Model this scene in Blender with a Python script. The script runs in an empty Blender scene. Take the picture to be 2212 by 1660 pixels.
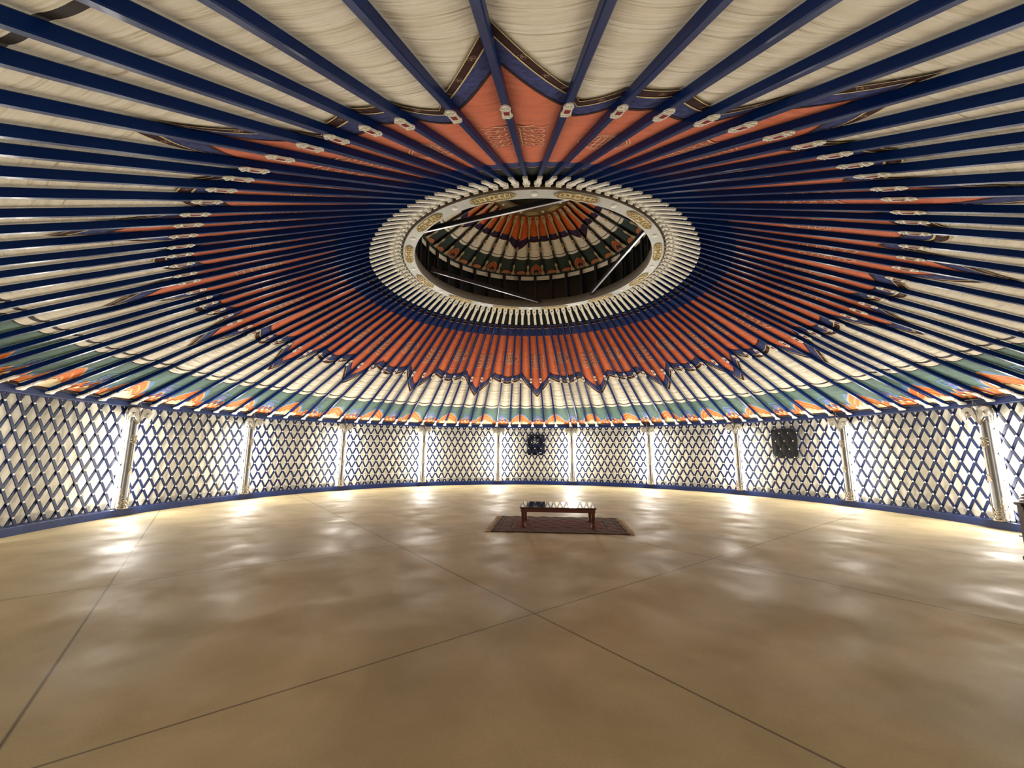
import bpy, math, random
from bisect import bisect_right
from mathutils import Matrix, Vector
random.seed(7)
PI = math.pi; sin = math.sin; cos = math.cos; R_ = math.radians
scene = bpy.context.scene
COL = scene.collection

# ------------------------------------------------------------------ helpers
class MB:
    """collects geometry for ONE mesh object"""
    def __init__(s): s.v = []; s.f = []; s.m = []; s.sm = []; s.uv = []
    def add(s, verts, faces, mat=0, smooth=False, uvs=None):
        o = len(s.v); s.v += [tuple(p) for p in verts]
        s.uv += list(uvs) if uvs else [(p[0], p[1]) for p in verts]
        for f in faces:
            s.f.append([o + i for i in f]); s.m.append(mat); s.sm.append(smooth)
    def grid(s, rows, mat=0, smooth=True, uvs=None, close=False):
        n = len(rows[0]); nr = len(rows); verts = [p for r in rows for p in r]; fs = []
        for i in range(nr - 1):
            for j in range(n if close else n - 1):
                k = (j + 1) % n
                fs.append((i*n + j, i*n + k, (i+1)*n + k, (i+1)*n + j))
        s.add(verts, fs, mat, smooth, [u for r in uvs for u in r] if uvs else None)
    def box(s, x0, x1, y0, y1, z0, z1, mat=0, bev=0.0, fn=None):
        if bev > 0:
            b = min(bev, (x1-x0)/2.01, (y1-y0)/2.01, (z1-z0)/2.01)
            # octagon-ish bevel in all three axes
            vs = []; idx = {}
            def V(*p):
                if p not in idx: idx[p] = len(vs); vs.append(p)
                return idx[p]
            X = (x0, x1); Y = (y0, y1); Z = (z0, z1); sg = (1, -1); fs = []
            def c(i, j, k, a):   # corner point on face normal to axis a
                p = [X[i] + sg[i]*b, Y[j] + sg[j]*b, Z[k] + sg[k]*b]
                p[a] = (X[i], Y[j], Z[k])[a]
                return V(*p)
            for a in range(3):
                for e in (0, 1):
                    q = []
                    for (u, w) in ((0,0),(1,0),(1,1),(0,1)):
                        t = [0,0,0]; t[a] = e; t[(a+1) % 3] = u; t[(a+2) % 3] = w
                        q.append(c(*t, a))
                    fs.append(q if e else q[::-1])
            for a in range(3):
                b1, b2 = (a+1) % 3, (a+2) % 3
                for u in (0, 1):
                    for w in (0, 1):
                        t0 = [0,0,0]; t0[b1] = u; t0[b2] = w; t1 = list(t0); t1[a] = 1
                        fs.append([c(*t0, b1), c(*t1, b1), c(*t1, b2), c(*t0, b2)])
            for i in (0,1):
                for j in (0,1):
                    for k in (0,1): fs.append([c(i,j,k,0), c(i,j,k,1), c(i,j,k,2)])
        else:
            vs = [(x,y,z) for z in (z0,z1) for y in (y0,y1) for x in (x0,x1)]
            fs = [(0,2,3,1),(4,5,7,6),(0,1,5,4),(2,6,7,3),(0,4,6,2),(1,3,7,5)]
        if fn: vs = [fn(p) for p in vs]
        s.add(vs, fs, mat)
    def tube(s, pts, rad, n=6, mat=0, closed=False, rads=None):
        P = [Vector(p) for p in pts]; N = len(P); rows = []
        prev = None
        for i, p in enumerate(P):
            if closed: t = P[(i+1) % N] - P[i-1]
            else: t = P[min(i+1, N-1)] - P[max(i-1, 0)]
            if t.length < 1e-9: t = Vector((0,0,1))
            t.normalize()
            if prev is None:
                a = Vector((0,0,1)) if abs(t.z) < .9 else Vector((1,0,0))
                x = t.cross(a).normalized()
            else:
                x = (prev - t*prev.dot(t)).normalized()
            prev = x; y = t.cross(x); r = rads[i] if rads else rad
            rows.append([p + x*(r*cos(2*PI*k/n)) + y*(r*sin(2*PI*k/n)) for k in range(n)])
        if closed: rows.append(rows[0])
        o = len(s.v)
        s.grid(rows, mat, True, close=True)
        if not closed:
            s.f.append([o + k for k in range(n)][::-1]); s.m.append(mat); s.sm.append(False)
            e = o + (len(rows)-1)*n
            s.f.append([e + k for k in range(n)]); s.m.append(mat); s.sm.append(False)
    def lathe(s, prof, n=32, mat=0, smooth=True, a0=0.0, a1=2*PI, cx=0, cy=0):
        full = abs(a1 - a0 - 2*PI) < 1e-6
        k = n if full else n + 1
        rows = []; uvs = []
        for (r, z) in prof:
            rows.append([(cx + r*sin(a0 + (a1-a0)*j/n), cy + r*cos(a0 + (a1-a0)*j/n), z) for j in range(k)])
            uvs.append([(6*(a0 + (a1-a0)*j/n), z) for j in range(k)])
        s.grid(rows, mat, smooth, uvs, close=full)
    def prism(s, poly, d0, d1, fn, mat=0):
        """poly in (a,b); extruded d0..d1; fn(a,b,d)->xyz"""
        n = len(poly)
        vs = [fn(a, b, d0) for a, b in poly] + [fn(a, b, d1) for a, b in poly]
        fs = [list(range(n))[::-1], list(range(n, 2*n))] + [(i, (i+1) % n, n + (i+1) % n, n + i) for i in range(n)]
        s.add(vs, fs, mat)
    def build(s, name, mats, parent=None):
        me = bpy.data.meshes.new(name)
        me.from_pydata(s.v, [], s.f)
        if not isinstance(mats, (list, tuple)): mats = [mats]
        for m in mats: me.materials.append(m)
        me.polygons.foreach_set('material_index', s.m)
        me.polygons.foreach_set('use_smooth', s.sm)
        ul = me.uv_layers.new(name='UVMap'); flat = []
        for l in me.loops:
            u = s.uv[l.vertex_index]; flat += [u[0], u[1]]
        ul.data.foreach_set('uv', flat)
        me.update()
        o = bpy.data.objects.new(name, me); COL.objects.link(o)
        if parent: o.parent = parent
        return o

def tag(o, label=None, cat=None, group=None, kind=None):
    if label: o['label'] = label
    if cat: o['category'] = cat
    if group: o['group'] = group
    if kind: o['kind'] = kind
    return o
def empty(name, mat=None, label=None, cat=None, group=None, kind=None):
    o = bpy.data.objects.new(name, None); COL.objects.link(o); o.empty_display_size = .1
    if mat is not None: o.matrix_world = mat
    return tag(o, label, cat, group, kind)
def copy_tree(o, parent=None):
    c = o.copy(); COL.objects.link(c); c.parent = parent
    for ch in list(o.children): copy_tree(ch, c)
    return c
def ordinal(n):
    w = ['zeroth','first','second','third','fourth','fifth','sixth','seventh','eighth','ninth','tenth','eleventh','twelfth','thirteenth','fourteenth','fifteenth','sixteenth','seventeenth','eighteenth','nineteenth','twentieth']
    if n <= 20: return w[n]
    t = {2:'twenty',3:'thirty',4:'forty',5:'fifty'}[n//10]
    return t + ('-' + w[n % 10] if n % 10 else 'th')

# ------------------------------------------------------------------ materials
def lin(c):
    return tuple((x/255/12.92 if x/255 <= .04045 else ((x/255 + .055)/1.055)**2.4) for x in c)
def mat(name, col, rough=.5, metal=0.0, var=.12, vscale=8.0, bump=0.0, bscale=40.0, uv=None, coat=0.0, emis=0.0, spec=.5, col2=None, ior=1.5, bdist=.02, detail=4.0, sheen=0.0, distort=0.0):
    m = bpy.data.materials.new(name); m.use_nodes = True
    nt = m.node_tree; N = nt.nodes; L = nt.links; N.clear()
    out = N.new('ShaderNodeOutputMaterial'); b = N.new('ShaderNodeBsdfPrincipled')
    L.new(b.outputs[0], out.inputs[0])
    b.inputs['Roughness'].default_value = rough; b.inputs['Metallic'].default_value = metal
    b.inputs['Specular IOR Level'].default_value = spec; b.inputs['IOR'].default_value = ior
    b.inputs['Coat Weight'].default_value = coat; b.inputs['Coat Roughness'].default_value = .05
    b.inputs['Sheen Weight'].default_value = sheen
    tc = N.new('ShaderNodeTexCoord')
    mp = N.new('ShaderNodeMapping')
    L.new(tc.outputs['UV' if uv else 'Object'], mp.inputs[0])
    if uv: mp.inputs['Scale'].default_value = (uv[0], uv[1], 1)
    n = N.new('ShaderNodeTexNoise'); n.inputs['Scale'].default_value = vscale if not uv else 1.0
    n.inputs['Detail'].default_value = 4
    L.new(mp.outputs[0] if not uv else tc.outputs['Object'], n.inputs['Vector'])
    if uv: n.inputs['Scale'].default_value = vscale
    r = N.new('ShaderNodeValToRGB')
    c2 = col2 or tuple(x*(1 - var) for x in col); c1 = tuple(min(1, x*(1 + var)) for x in col) if not col2 else col
    r.color_ramp.elements[0].position = .3; r.color_ramp.elements[1].position = .7
    r.color_ramp.elements[0].color = (*c2, 1); r.color_ramp.elements[1].color = (*c1, 1)
    L.new(n.outputs['Fac'], r.inputs[0]); L.new(r.outputs[0], b.inputs['Base Color'])
    if bump > 0:
        n2 = N.new('ShaderNodeTexNoise'); n2.inputs['Scale'].default_value = bscale; n2.inputs['Detail'].default_value = detail
        n2.inputs['Distortion'].default_value = distort
        L.new(mp.outputs[0], n2.inputs['Vector'])
        bp = N.new('ShaderNodeBump'); bp.inputs['Strength'].default_value = bump; bp.inputs['Distance'].default_value = bdist
        L.new(n2.outputs['Fac'], bp.inputs['Height']); L.new(bp.outputs[0], b.inputs['Normal'])
    if emis > 0:
        b.inputs['Emission Color'].default_value = (*col, 1); b.inputs['Emission Strength'].default_value = emis
    return m

LEDC = (1.0, .95, .86)
WASH = 9.5
M = {}
M['cream'] = mat('cream_cloth', (.84,.79,.67), .9, var=.05, bump=.9, uv=(.9, 7.5), bscale=1.0, bdist=.08, detail=3.5, distort=.6)
M['wall'] = mat('wall_cloth', (.86,.80,.64), .9, var=.05, vscale=3, bump=.5, bscale=6, bdist=.05)
M['orange'] = mat('orange_cloth', (.66,.118,.016), .75, var=.1, bump=.55, uv=(1.0, 8), bscale=1.0, bdist=.05, sheen=.1, distort=.8)
M['bluecloth'] = mat('blue_brocade', (.060,.075,.26), .85, spec=.2, vscale=18, col2=(.018,.025,.105), bump=.3, bscale=30)
M['brown'] = mat('brown_brocade', (.060,.014,.008), .85, vscale=16, col2=(.028,.006,.004), spec=.2)
M['rust'] = mat('rust_fill', (.46,.085,.02), .8, var=.2, vscale=30)
M['gold_pipe'] = mat('yellow_piping', (.72,.58,.26), .7)
M['embro'] = mat('pale_embroidery', (.88,.60,.38), .7)
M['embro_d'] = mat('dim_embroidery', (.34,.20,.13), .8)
M['line'] = mat('dark_stripe', (.022,.012,.010), .8)
M['green'] = mat('green_cloth', (.10,.175,.15), .85, var=.15, bump=.5, uv=(1.1, 12), bscale=1.0, bdist=.03)
M['green_d'] = mat('shaded_green_cloth', (.030,.050,.042), .9)  # green darkened: the lantern's weak light is in the colour
M['fl_ld'] = mat('shaded_flame_pale', (.42,.17,.07), .9)
M['fl_d2'] = mat('shaded_flame', (.40,.075,.02), .9)
M['purple'] = mat('purple_brocade', (.060,.035,.10), .9, vscale=18, col2=(.025,.012,.04), spec=.2)
M['flame'] = mat('flame_orange', (.80,.19,.035), .8, var=.1)
M['flame_l'] = mat('flame_pale', (.86,.44,.18), .8, var=.08)
M['flame_d'] = mat('flame_red', (.42,.06,.03), .8, var=.2)
M['lotus'] = mat('lotus_cream', (.90,.76,.46), .8, var=.06)
M['cloud'] = mat('cloud_blue', (.12,.24,.48), .8, var=.15)
M['violet'] = mat('motif_violet', (.16,.14,.34), .8, var=.15)
M['hemred'] = mat('hem_dark_red', (.045,.010,.010), .8)
M['pole'] = mat('blue_gloss_paint', (.0025,.019,.115), .30, var=.12, vscale=3, coat=.03, bump=.03, bscale=30, spec=.08)
M['slat'] = mat('blue_lattice_paint', (.0022,.0075,.042), .5, spec=.25, var=.15, vscale=6)
M['rail'] = mat('blue_rail_paint', (.005,.018,.095), .45, spec=.3, var=.15, vscale=3)
M['ivory'] = mat('ivory_cast', (.86,.84,.76), .45, var=.1, vscale=20, bump=.25, bscale=60, spec=.4)
M['ivory_dim'] = mat('ivory_cast_shaded', (.42,.33,.18), .6, var=.12, vscale=20)  # ivory darkened in colour for the dim lantern
M['silver'] = mat('silver_paint', (.25,.245,.24), .30, metal=.9, var=.08, vscale=6)
M['silver_o'] = mat('silver_ornament', (.50,.47,.40), .38, metal=.7, var=.15, vscale=25)
M['gilt'] = mat('gilt_ornament', (.62,.54,.40), .42, metal=.5, var=.15, vscale=25)
M['gold'] = mat('gold_scroll', (.66,.50,.20), .45, metal=.35, var=.15, vscale=20)
M['gold_back'] = mat('gold_ground', (.74,.65,.42), .5, var=.12, vscale=30)
M['gold_dark'] = mat('gold_outline', (.17,.10,.025), .6)  # dark outline behind the scroll curves
M['ringface'] = mat('ring_silver', (.44,.45,.435), .42, metal=.1, var=.08, vscale=4)
M['ringside'] = mat('ring_brown', (.12,.085,.06), .6, var=.15)
M['ringin'] = mat('ring_grey', (.20,.18,.155), .6, var=.1)
M['ring_up'] = mat('upper_ring_dimmed', (.22,.17,.09), .6, var=.1)  # olive tone carries the weaker light on this ring
M['white'] = mat('white_disc', (.95,.95,.92), .5)
M['red'] = mat('red_inlay', (.24,.006,.006), .7, spec=.15)
M['black'] = mat('black_cloth', (.012,.012,.013), .85, spec=.2, bump=.3, bscale=12)
M['blackp'] = mat('black_plastic', (.016,.015,.015), .42, var=.2)
M['collar'] = mat('dark_collar_cloth', (.022,.032,.026), .8, var=.3, vscale=6)
M['glass'] = mat('night_glass', (.010,.013,.012), .30, var=.5, vscale=2)
M['dark'] = mat('dark_frame', (.010,.010,.016), .5)
M['steel'] = mat('lit_edge_steel', (.30,.30,.33), .3, metal=.6)
M['wood'] = mat('red_brown_wood', (.11,.013,.006), .38, var=.3, vscale=5, coat=.3)
M['darkwood'] = mat('dark_wood', (.030,.012,.007), .7, var=.3, vscale=6, spec=.12)
M['top'] = mat('glossy_table_top', (.055,.03,.022), .05, var=.1, coat=1.0, ior=1.9, spec=.8)
M['fringe'] = mat('rug_fringe', (.52,.42,.31), .9, spec=.1)
M['blade'] = mat('fan_blade', (.45,.42,.34), .35, metal=.3)
M['led'] = mat('glowing_tube', LEDC, .5, var=0, emis=15.0)
M['knob'] = mat('ivory_knob', (.88,.82,.66), .35, var=.05)
M['wire'] = mat('grey_wire', (.5,.48,.44), .5)

def floor_mat():
    m = bpy.data.materials.new('polished_concrete'); m.use_nodes = True
    nt = m.node_tree; N = nt.nodes; L = nt.links; N.clear()
    out = N.new('ShaderNodeOutputMaterial'); b = N.new('ShaderNodeBsdfPrincipled'); L.new(b.outputs[0], out.inputs[0])
    tc = N.new('ShaderNodeTexCoord'); sep = N.new('ShaderNodeSeparateXYZ'); L.new(tc.outputs['Object'], sep.inputs[0])
    def math_(op, a, bb=None, c=None):
        n = N.new('ShaderNodeMath'); n.operation = op
        for i, x in enumerate((a, bb, c)):
            if x is None: continue
            if isinstance(x, (int, float)): n.inputs[i].default_value = x
            else: L.new(x, n.inputs[i])
        return n.outputs[0]
    def lines(cx, cy, off, per, w):
        t = math_('ADD', math_('MULTIPLY', sep.outputs[0], cx), math_('MULTIPLY', sep.outputs[1], cy))
        t = math_('ADD', t, -off + per*8 + per/2)
        t = math_('MODULO', t, per)
        t = math_('ABSOLUTE', math_('SUBTRACT', t, per/2))
        return math_('MULTIPLY_ADD', t, -1.0/w, 1.0)     # 1 at the joint, 0 at distance w
    l1 = lines(.838, .545, .24, 3.49, .016); l2 = lines(-.545, .838, -.33, 3.60, .013)
    ln = math_('MAXIMUM', math_('MAXIMUM', l1, l2), 0.0)
    def noise(scale, detail, stretch=None, dist=0.0):
        n = N.new('ShaderNodeTexNoise'); n.inputs['Scale'].default_value = scale; n.inputs['Detail'].default_value = detail
        n.inputs['Distortion'].default_value = dist
        L.new(tc.outputs['Object'], n.inputs['Vector']); return n.outputs['Fac']
    def ramp(f, p0, p1, c0, c1):
        r = N.new('ShaderNodeValToRGB'); r.color_ramp.elements[0].position = p0; r.color_ramp.elements[1].position = p1
        r.color_ramp.elements[0].color = (*c0, 1); r.color_ramp.elements[1].color = (*c1, 1); L.new(f, r.inputs[0]); return r.outputs[0]
    big = noise(.42, 5, dist=.8); mid = noise(1.4, 9, dist=.35); fine = noise(60, 3)
    c1 = ramp(big, .32, .68, (.37,.30,.17), (.52,.43,.255))
    c2 = ramp(mid, .32, .68, (.87,.86,.84), (1.07,1.07,1.07))
    c3 = ramp(fine, .3, .7, (.95,.95,.95), (1.04,1.04,1.04))
    def mul(a, bb):
        x = N.new('ShaderNodeMix'); x.data_type = 'RGBA'; x.blend_type = 'MULTIPLY'; x.inputs[0].default_value = 1
        L.new(a, x.inputs[6]); L.new(bb, x.inputs[7]); return x.outputs[2]
    c = mul(mul(c1, c2), c3)
    x = N.new('ShaderNodeMix'); x.data_type = 'RGBA'
    L.new(math_('MULTIPLY', ln, .85), x.inputs[0]); L.new(c, x.inputs[6]); x.inputs[7].default_value = (.03,.02,.012,1)
    L.new(x.outputs[2], b.inputs['Base Color'])
    rg = ramp(mid, .34, .66, (.72,)*3, (.52,)*3); rg2 = ramp(big, .35, .65, (.82,)*3, (1.15,)*3)
    L.new(mul(rg, rg2), b.inputs['Roughness'])
    b.inputs['Specular IOR Level'].default_value = .17
    bp = N.new('ShaderNodeBump'); bp.inputs['Distance'].default_value = .01; bp.inputs['Strength'].default_value = .25
    h = math_('MULTIPLY', mid, .25); L.new(h, bp.inputs['Height']); L.new(bp.outputs[0], b.inputs['Normal'])
    return m
M['floor'] = floor_mat()

def rug_mat():
    m = bpy.data.materials.new('patterned_rug'); m.use_nodes = True
    nt = m.node_tree; N = nt.nodes; L = nt.links; N.clear()
    out = N.new('ShaderNodeOutputMaterial'); b = N.new('ShaderNodeBsdfPrincipled'); L.new(b.outputs[0], out.inputs[0])
    b.inputs['Roughness'].default_value = .95; b.inputs['Specular IOR Level'].default_value = .1
    tc = N.new('ShaderNodeTexCoord'); sep = N.new('ShaderNodeSeparateXYZ'); L.new(tc.outputs['Object'], sep.inputs[0])
    def math_(op, a, bb=None):
        n = N.new('ShaderNodeMath'); n.operation = op
        for i, x in enumerate((a, bb)):
            if x is None: continue
            if isinstance(x, (int, float)): n.inputs[i].default_value = x
            else: L.new(x, n.inputs[i])
        return n.outputs[0]
    dx = math_('SUBTRACT', 1.33, math_('ABSOLUTE', sep.outputs[0])); dy = math_('SUBTRACT', .93, math_('ABSOLUTE', sep.outputs[1]))
    d = math_('MINIMUM', dx, dy)
    r = N.new('ShaderNodeValToRGB'); r.color_ramp.interpolation = 'CONSTANT'
    E = r.color_ramp.elements; E[0].position = 0; E[0].color = (.02,.014,.011,1); E[1].position = .06; E[1].color = (.15,.085,.05,1)
    for p, c in ((.09,(.03,.018,.014)),(.13,(.12,.07,.045)),(.33,(.02,.013,.012)),(.37,(.17,.10,.065)),(.40,(.17,.028,.020))):
        e = E.new(p); e.color = (*c, 1)
    L.new(d, r.inputs[0])
    v = N.new('ShaderNodeTexVoronoi'); v.inputs['Scale'].default_value = 13; L.new(tc.outputs['Object'], v.inputs[0])
    n = N.new('ShaderNodeTexNoise'); n.inputs['Scale'].default_value = 26; n.inputs['Detail'].default_value = 3; L.new(tc.outputs['Object'], n.inputs[0])
    r2 = N.new('ShaderNodeValToRGB'); E = r2.color_ramp.elements; E[0].position = .42; E[0].color = (0,0,0,1); E[1].position = .62; E[1].color = (1,1,1,1); L.new(n.outputs['Fac'], r2.inputs[0])
    x = N.new('ShaderNodeMix'); x.data_type = 'RGBA'; L.new(math_('MULTIPLY', r2.outputs[0], .55), x.inputs[0]); L.new(r.outputs[0], x.inputs[6]); x.inputs[7].default_value = (.17,.075,.045,1)
    y = N.new('ShaderNodeMix'); y.data_type = 'RGBA'; r3 = N.new('ShaderNodeValToRGB'); E = r3.color_ramp.elements; E[0].position = .25; E[0].color = (1,1,1,1); E[1].position = .34; E[1].color = (0,0,0,1)
    L.new(v.outputs['Distance'], r3.inputs[0]); L.new(math_('MULTIPLY', r3.outputs[0], .6), y.inputs[0]); L.new(x.outputs[2], y.inputs[6]); y.inputs[7].default_value = (.035,.022,.03,1)
    L.new(y.outputs[2], b.inputs['Base Color'])
    return m
M['rug'] = rug_mat()

# ------------------------------------------------------------------ camera
FPX, PITCH, ROLL, YAW = 878.9654, .1587, -.0042, .0676
CAM = Vector((-1.1041, -9.3587, 1.6))
def cam_vec(u, v, d):
    y_ = cos(PITCH)*d - sin(PITCH)*v; z_ = sin(PITCH)*d + cos(PITCH)*v
    return Vector((cos(YAW)*u + sin(YAW)*y_, -sin(YAW)*u + cos(YAW)*y_, z_))
cr, sr = cos(ROLL), sin(ROLL)
c_right, c_up, c_fwd = cam_vec(cr, -sr, 0), cam_vec(sr, cr, 0), cam_vec(0, 0, 1)
cam_d = bpy.data.cameras.new('camera'); cam = bpy.data.objects.new('camera', cam_d); COL.objects.link(cam)
mw = Matrix((c_right, c_up, -c_fwd)).transposed().to_4x4(); mw.translation = CAM
cam.matrix_world = mw
cam_d.sensor_fit = 'HORIZONTAL'; cam_d.sensor_width = 36; cam_d.lens = FPX/2212*36; cam_d.clip_start = .05; cam_d.clip_end = 100
scene.camera = cam
def project(p):
    q = Vector(p) - CAM; d = q.dot(c_fwd)
    if d < .02: return None
    return (1106 + FPX*q.dot(c_right)/d, 830 - FPX*q.dot(c_up)/d)

# ------------------------------------------------------------------ roof geometry
SP0 = -171.67                                   # azimuth of the nearest roof spike (deg, clockwise from +y)
AZ = [359.86, 4.15, 7.83, 11.09, 14.4, 17.36, 20.68, 23.74, 26.89, 29.69, 32.55, 36.11, 38.93, 42.62, 45.37, 48.64, 52.81, 56.59, 60.19, 64.16, 68.43, 72.0, 75.33, 78.44, 81.52, 85.07, 88.56, 91.95, 94.51, 96.91, 100.57, 104.12, 108.44, 111.54, 115.13, 118.14, 121.43, 124.83, 128.21, 131.5, 134.66, 137.52, 140.62, 143.65, 146.56, 149.91, 152.62, 156.5, 159.95, 163.92, 166.65, 169.18, 171.61, 175.47, 178.67, 181.97, 185.52, 188.44, 191.96, 196.05, 199.14, 202.61, 205.97, 208.84, 212.15, 216.07, 219.2, 222.74, 225.72, 228.93, 232.79, 236.96, 240.62, 244.35, 247.72, 251.58, 254.61, 257.98, 261.38, 264.87, 268.44, 271.51, 275.83, 278.89, 282.64, 286.05, 289.26, 292.74, 295.34, 298.71, 302.6, 305.51, 309.16, 312.5, 315.29, 318.62, 321.83, 324.88, 328.44, 331.69, 334.77, 337.18, 340.54, 343.85, 346.49, 349.5, 352.31, 356.06]
AZ[0] = -.14
RB, RF, RR = 6.54, 9.66, 3.20                   # badge, foot and ring radii on the poles
def zu(r): return 4.289 + .522*(6.546 - r)      # underside of the poles
def P2(r, deg): return Vector((r*sin(R_(deg)), r*cos(R_(deg))))
POLES = []
for i, a in enumerate(AZ):
    pr = P2(RR, SP0 - i*10/3 - .2); pb = P2(RB, SP0 - a)
    POLES.append((pr, pb - pr))
def pole_point(i, r):
    pr, d = POLES[i]
    A = d.dot(d); B = pr.dot(d); C = pr.dot(pr) - r*r
    t = (-B + math.sqrt(max(0, B*B - A*C)))/A
    return pr + d*t
_rowcache = {}
def row_az(r):
    k = round(r, 2)
    if k not in _rowcache:
        l = sorted((math.degrees(math.atan2(*pole_point(i, max(k, RR)))) % 360) for i in range(108))
        _rowcache[k] = l
    return _rowcache[k]
def sag(r, deg):
    l = row_az(r); a = deg % 360; j = bisect_right(l, a)
    lo = l[j-1] if j > 0 else l[-1] - 360; hi = l[j] if j < 108 else l[0] + 360
    t = (a - lo)/max(1e-6, hi - lo); w = R_(hi - lo)*r
    s = .11 if r < 8.5 else .11*max(.0, (9.55 - r)/1.05)
    return s*w*sin(PI*min(1, max(0, t)))**.8
def V(r, deg, off=0.0):
    """a point of the roof cloth"""
    return (r*sin(R_(deg)), r*cos(R_(deg)), zu(r) + .118 - sag(r, deg) - off)

def ring_rows(mb, radii, mats, off, n=1080):
    for k in range(len(radii) - 1):
        rows = []; uvs = []
        for r in radii[k:k+2]:
            rows.append([V(r, 360*j/n, off) for j in range(n)] + [V(r, 0, off)])
            uvs.append([(6*2*PI*j/n, r) for j in range(n + 1)])
        mb.grid(rows, mats[k], True, uvs)
def weld(o):
    import bmesh
    bm = bmesh.new(); bm.from_mesh(o.data); bmesh.ops.remove_doubles(bm, verts=bm.verts, dist=1e-4); bm.to_mesh(o.data); bm.free()

# ceiling cloth
mb = MB()
rs = [3.95 + (8.24 - 3.95)*i/18 for i in range(19)] + [8.262, 8.315, 8.44, 8.465]
ring_rows(mb, rs, [0]*19 + [1, 0, 1], 0.0)
ceil = mb.build('ceiling', [M['cream'], M['line']]); weld(ceil); tag(ceil, kind='structure')

# star canopy
can = empty('roof_canopy', Matrix.Translation((0,0,4.5)), 'orange star-shaped cloth canopy with blue and brown border lining the middle of the roof', 'canopy')
can_off = Vector((0,0,-4.5))
def canV(r, deg, off): p = V(r, deg, off); return (p[0], p[1], p[2] - 4.5)
def E_out(t):
    t = abs((t + 10) % 20 - 10)
    return 7.66 + (6.56 - 7.66)*(t/5) if t < 5 else 6.56 + .29*sin(PI/2*(t - 5)/5)
def E_org(t):
    t = abs((t + 10) % 20 - 10)
    return 7.19 + (6.22 - 7.19)*(t/5) if t < 5 else 6.22 + .225*sin(PI/2*(t - 5)/5)
def strip(mb, f0, f1, rows_n, m, off, n=1440):
    rows = []; uvs = []
    for i in range(rows_n + 1):
        u = i/rows_n; row = []; ur = []
        for j in range(n + 1):
            d = SP0 + 360*j/n; r = f0(d - SP0)*(1 - u) + f1(d - SP0)*u
            row.append(canV(r, d, off)); ur.append((6*2*PI*j/n, r))
        rows.append(row); uvs.append(ur)
    mb.grid(rows, m, True, uvs)
c_ = lambda x: (lambda t: x)
mixf = lambda u: (lambda t: E_org(t)*(1 - u) + E_out(t)*u)
b_ = MB(); strip(b_, c_(4.355), E_org, 9, 0, .012); b_.build('orange_cloth', M['orange'], can)
b_ = MB(); strip(b_, E_org, mixf(.64), 3, 0, .014); b_.build('blue_border', M['bluecloth'], can)
BB = MB(); strip(BB, mixf(.675), mixf(.96), 2, 0, .014)
b_ = MB(); strip(b_, mixf(.63), mixf(.68), 1, 0, .018); strip(b_, mixf(.955), mixf(.985), 1, 0, .018); b_.build('yellow_piping', M['gold_pipe'], can)
b_ = MB(); strip(b_, lambda t: E_org(t) - .022, lambda t: E_org(t) + .022, 1, 0, .018); strip(b_, c_(3.95), c_(4.045), 1, 0, .014); b_.build('brown_edging', M['brown'], can)
b_ = MB(); strip(b_, c_(4.055), c_(4.37), 2, 0, .014); b_.build('blue_collar', M['bluecloth'], can)
b_ = MB(); strip(b_, c_(4.043), c_(4.057), 1, 0, .017); b_.build('collar_piping', M['embro'], can)
b_ = MB(); strip(b_, c_(3.04), c_(3.96), 3, 0, -.02, 720); b_.build('dark_collar', M['collar'], can)

def ribbon(mb, pts, w, fn, m=0):
    n = len(pts); A = []; B = []
    for i in range(n):
        x0, y0 = pts[max(0, i-1)]; x1, y1 = pts[min(n-1, i+1)]
        dx, dy = x1 - x0, y1 - y0; l = math.hypot(dx, dy) or 1
        A.append(fn(pts[i][0] - dy/l*w/2, pts[i][1] + dx/l*w/2)); B.append(fn(pts[i][0] + dy/l*w/2, pts[i][1] - dx/l*w/2))
    mb.grid([A, B], m, False)
def spiral(cx, cy, r0, r1, a0, a1, n=16, sx=1):
    return [(cx + sx*(r0 + (r1-r0)*i/n)*cos(a0 + (a1-a0)*i/n), cy + (r0 + (r1-r0)*i/n)*sin(a0 + (a1-a0)*i/n)) for i in range(n+1)]
def densify(pts, step=.05):
    out = [pts[0]]
    for a, b in zip(pts, pts[1:]):
        k = max(1, int(math.hypot(b[0]-a[0], b[1]-a[1])/step))
        out += [(a[0] + (b[0]-a[0])*i/k, a[1] + (b[1]-a[1])*i/k) for i in range(1, k+1)]
    return out
for k in range(18):
    for t in (-8.3, -6.4, -3.6, -2.4, -1.2, 1.2, 2.4, 3.6, 6.4, 8.3, 10):
        rm = mixf(.815)(t); d = SP0 + 20*k + t
        kf = lambda u, v: canV(rm + v, d + math.degrees(u/rm), .017)
        for q in range(3):
            ribbon(BB, [(.013*cos(2*PI*q/3) + .017*cos(2*PI*i/10), .013*sin(2*PI*q/3) + .017*sin(2*PI*i/10)) for i in range(11)], .004, kf, 1)
BB.build('brown_border', [M['brown'], M['embro_d']], can)
spike_curves = []
for sx in (-1, 1):
    for k in range(4):
        y = -.27 + .17*k
        spike_curves += [spiral(sx*.22, y, .085, .02, -1.2, 6.2, 18, sx)]
        spike_curves += [spiral(sx*.14, y + .06, .055, .012, 2.5, 8.2, 14, sx)]
    spike_curves += [densify([(sx*.05, -.36), (sx*.05, .30)]), densify([(sx*.06, .34), (sx*.18, .40), (sx*.28, .33), (sx*.33, .36)])]
for k in range(6): spike_curves.append(densify([(-.11, -.30 + .11*k), (.11, -.30 + .11*k)]))
spike_curves += [densify([(-.2, .42), (0, .33), (.2, .42)]), densify([(0, -.38), (0, .36)])]
valley_curves = [spiral(0, 0, .28, .28, 0, 2*PI, 28), spiral(0, 0, .245, .245, .3, 2*PI - .3, 28)]
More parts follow.
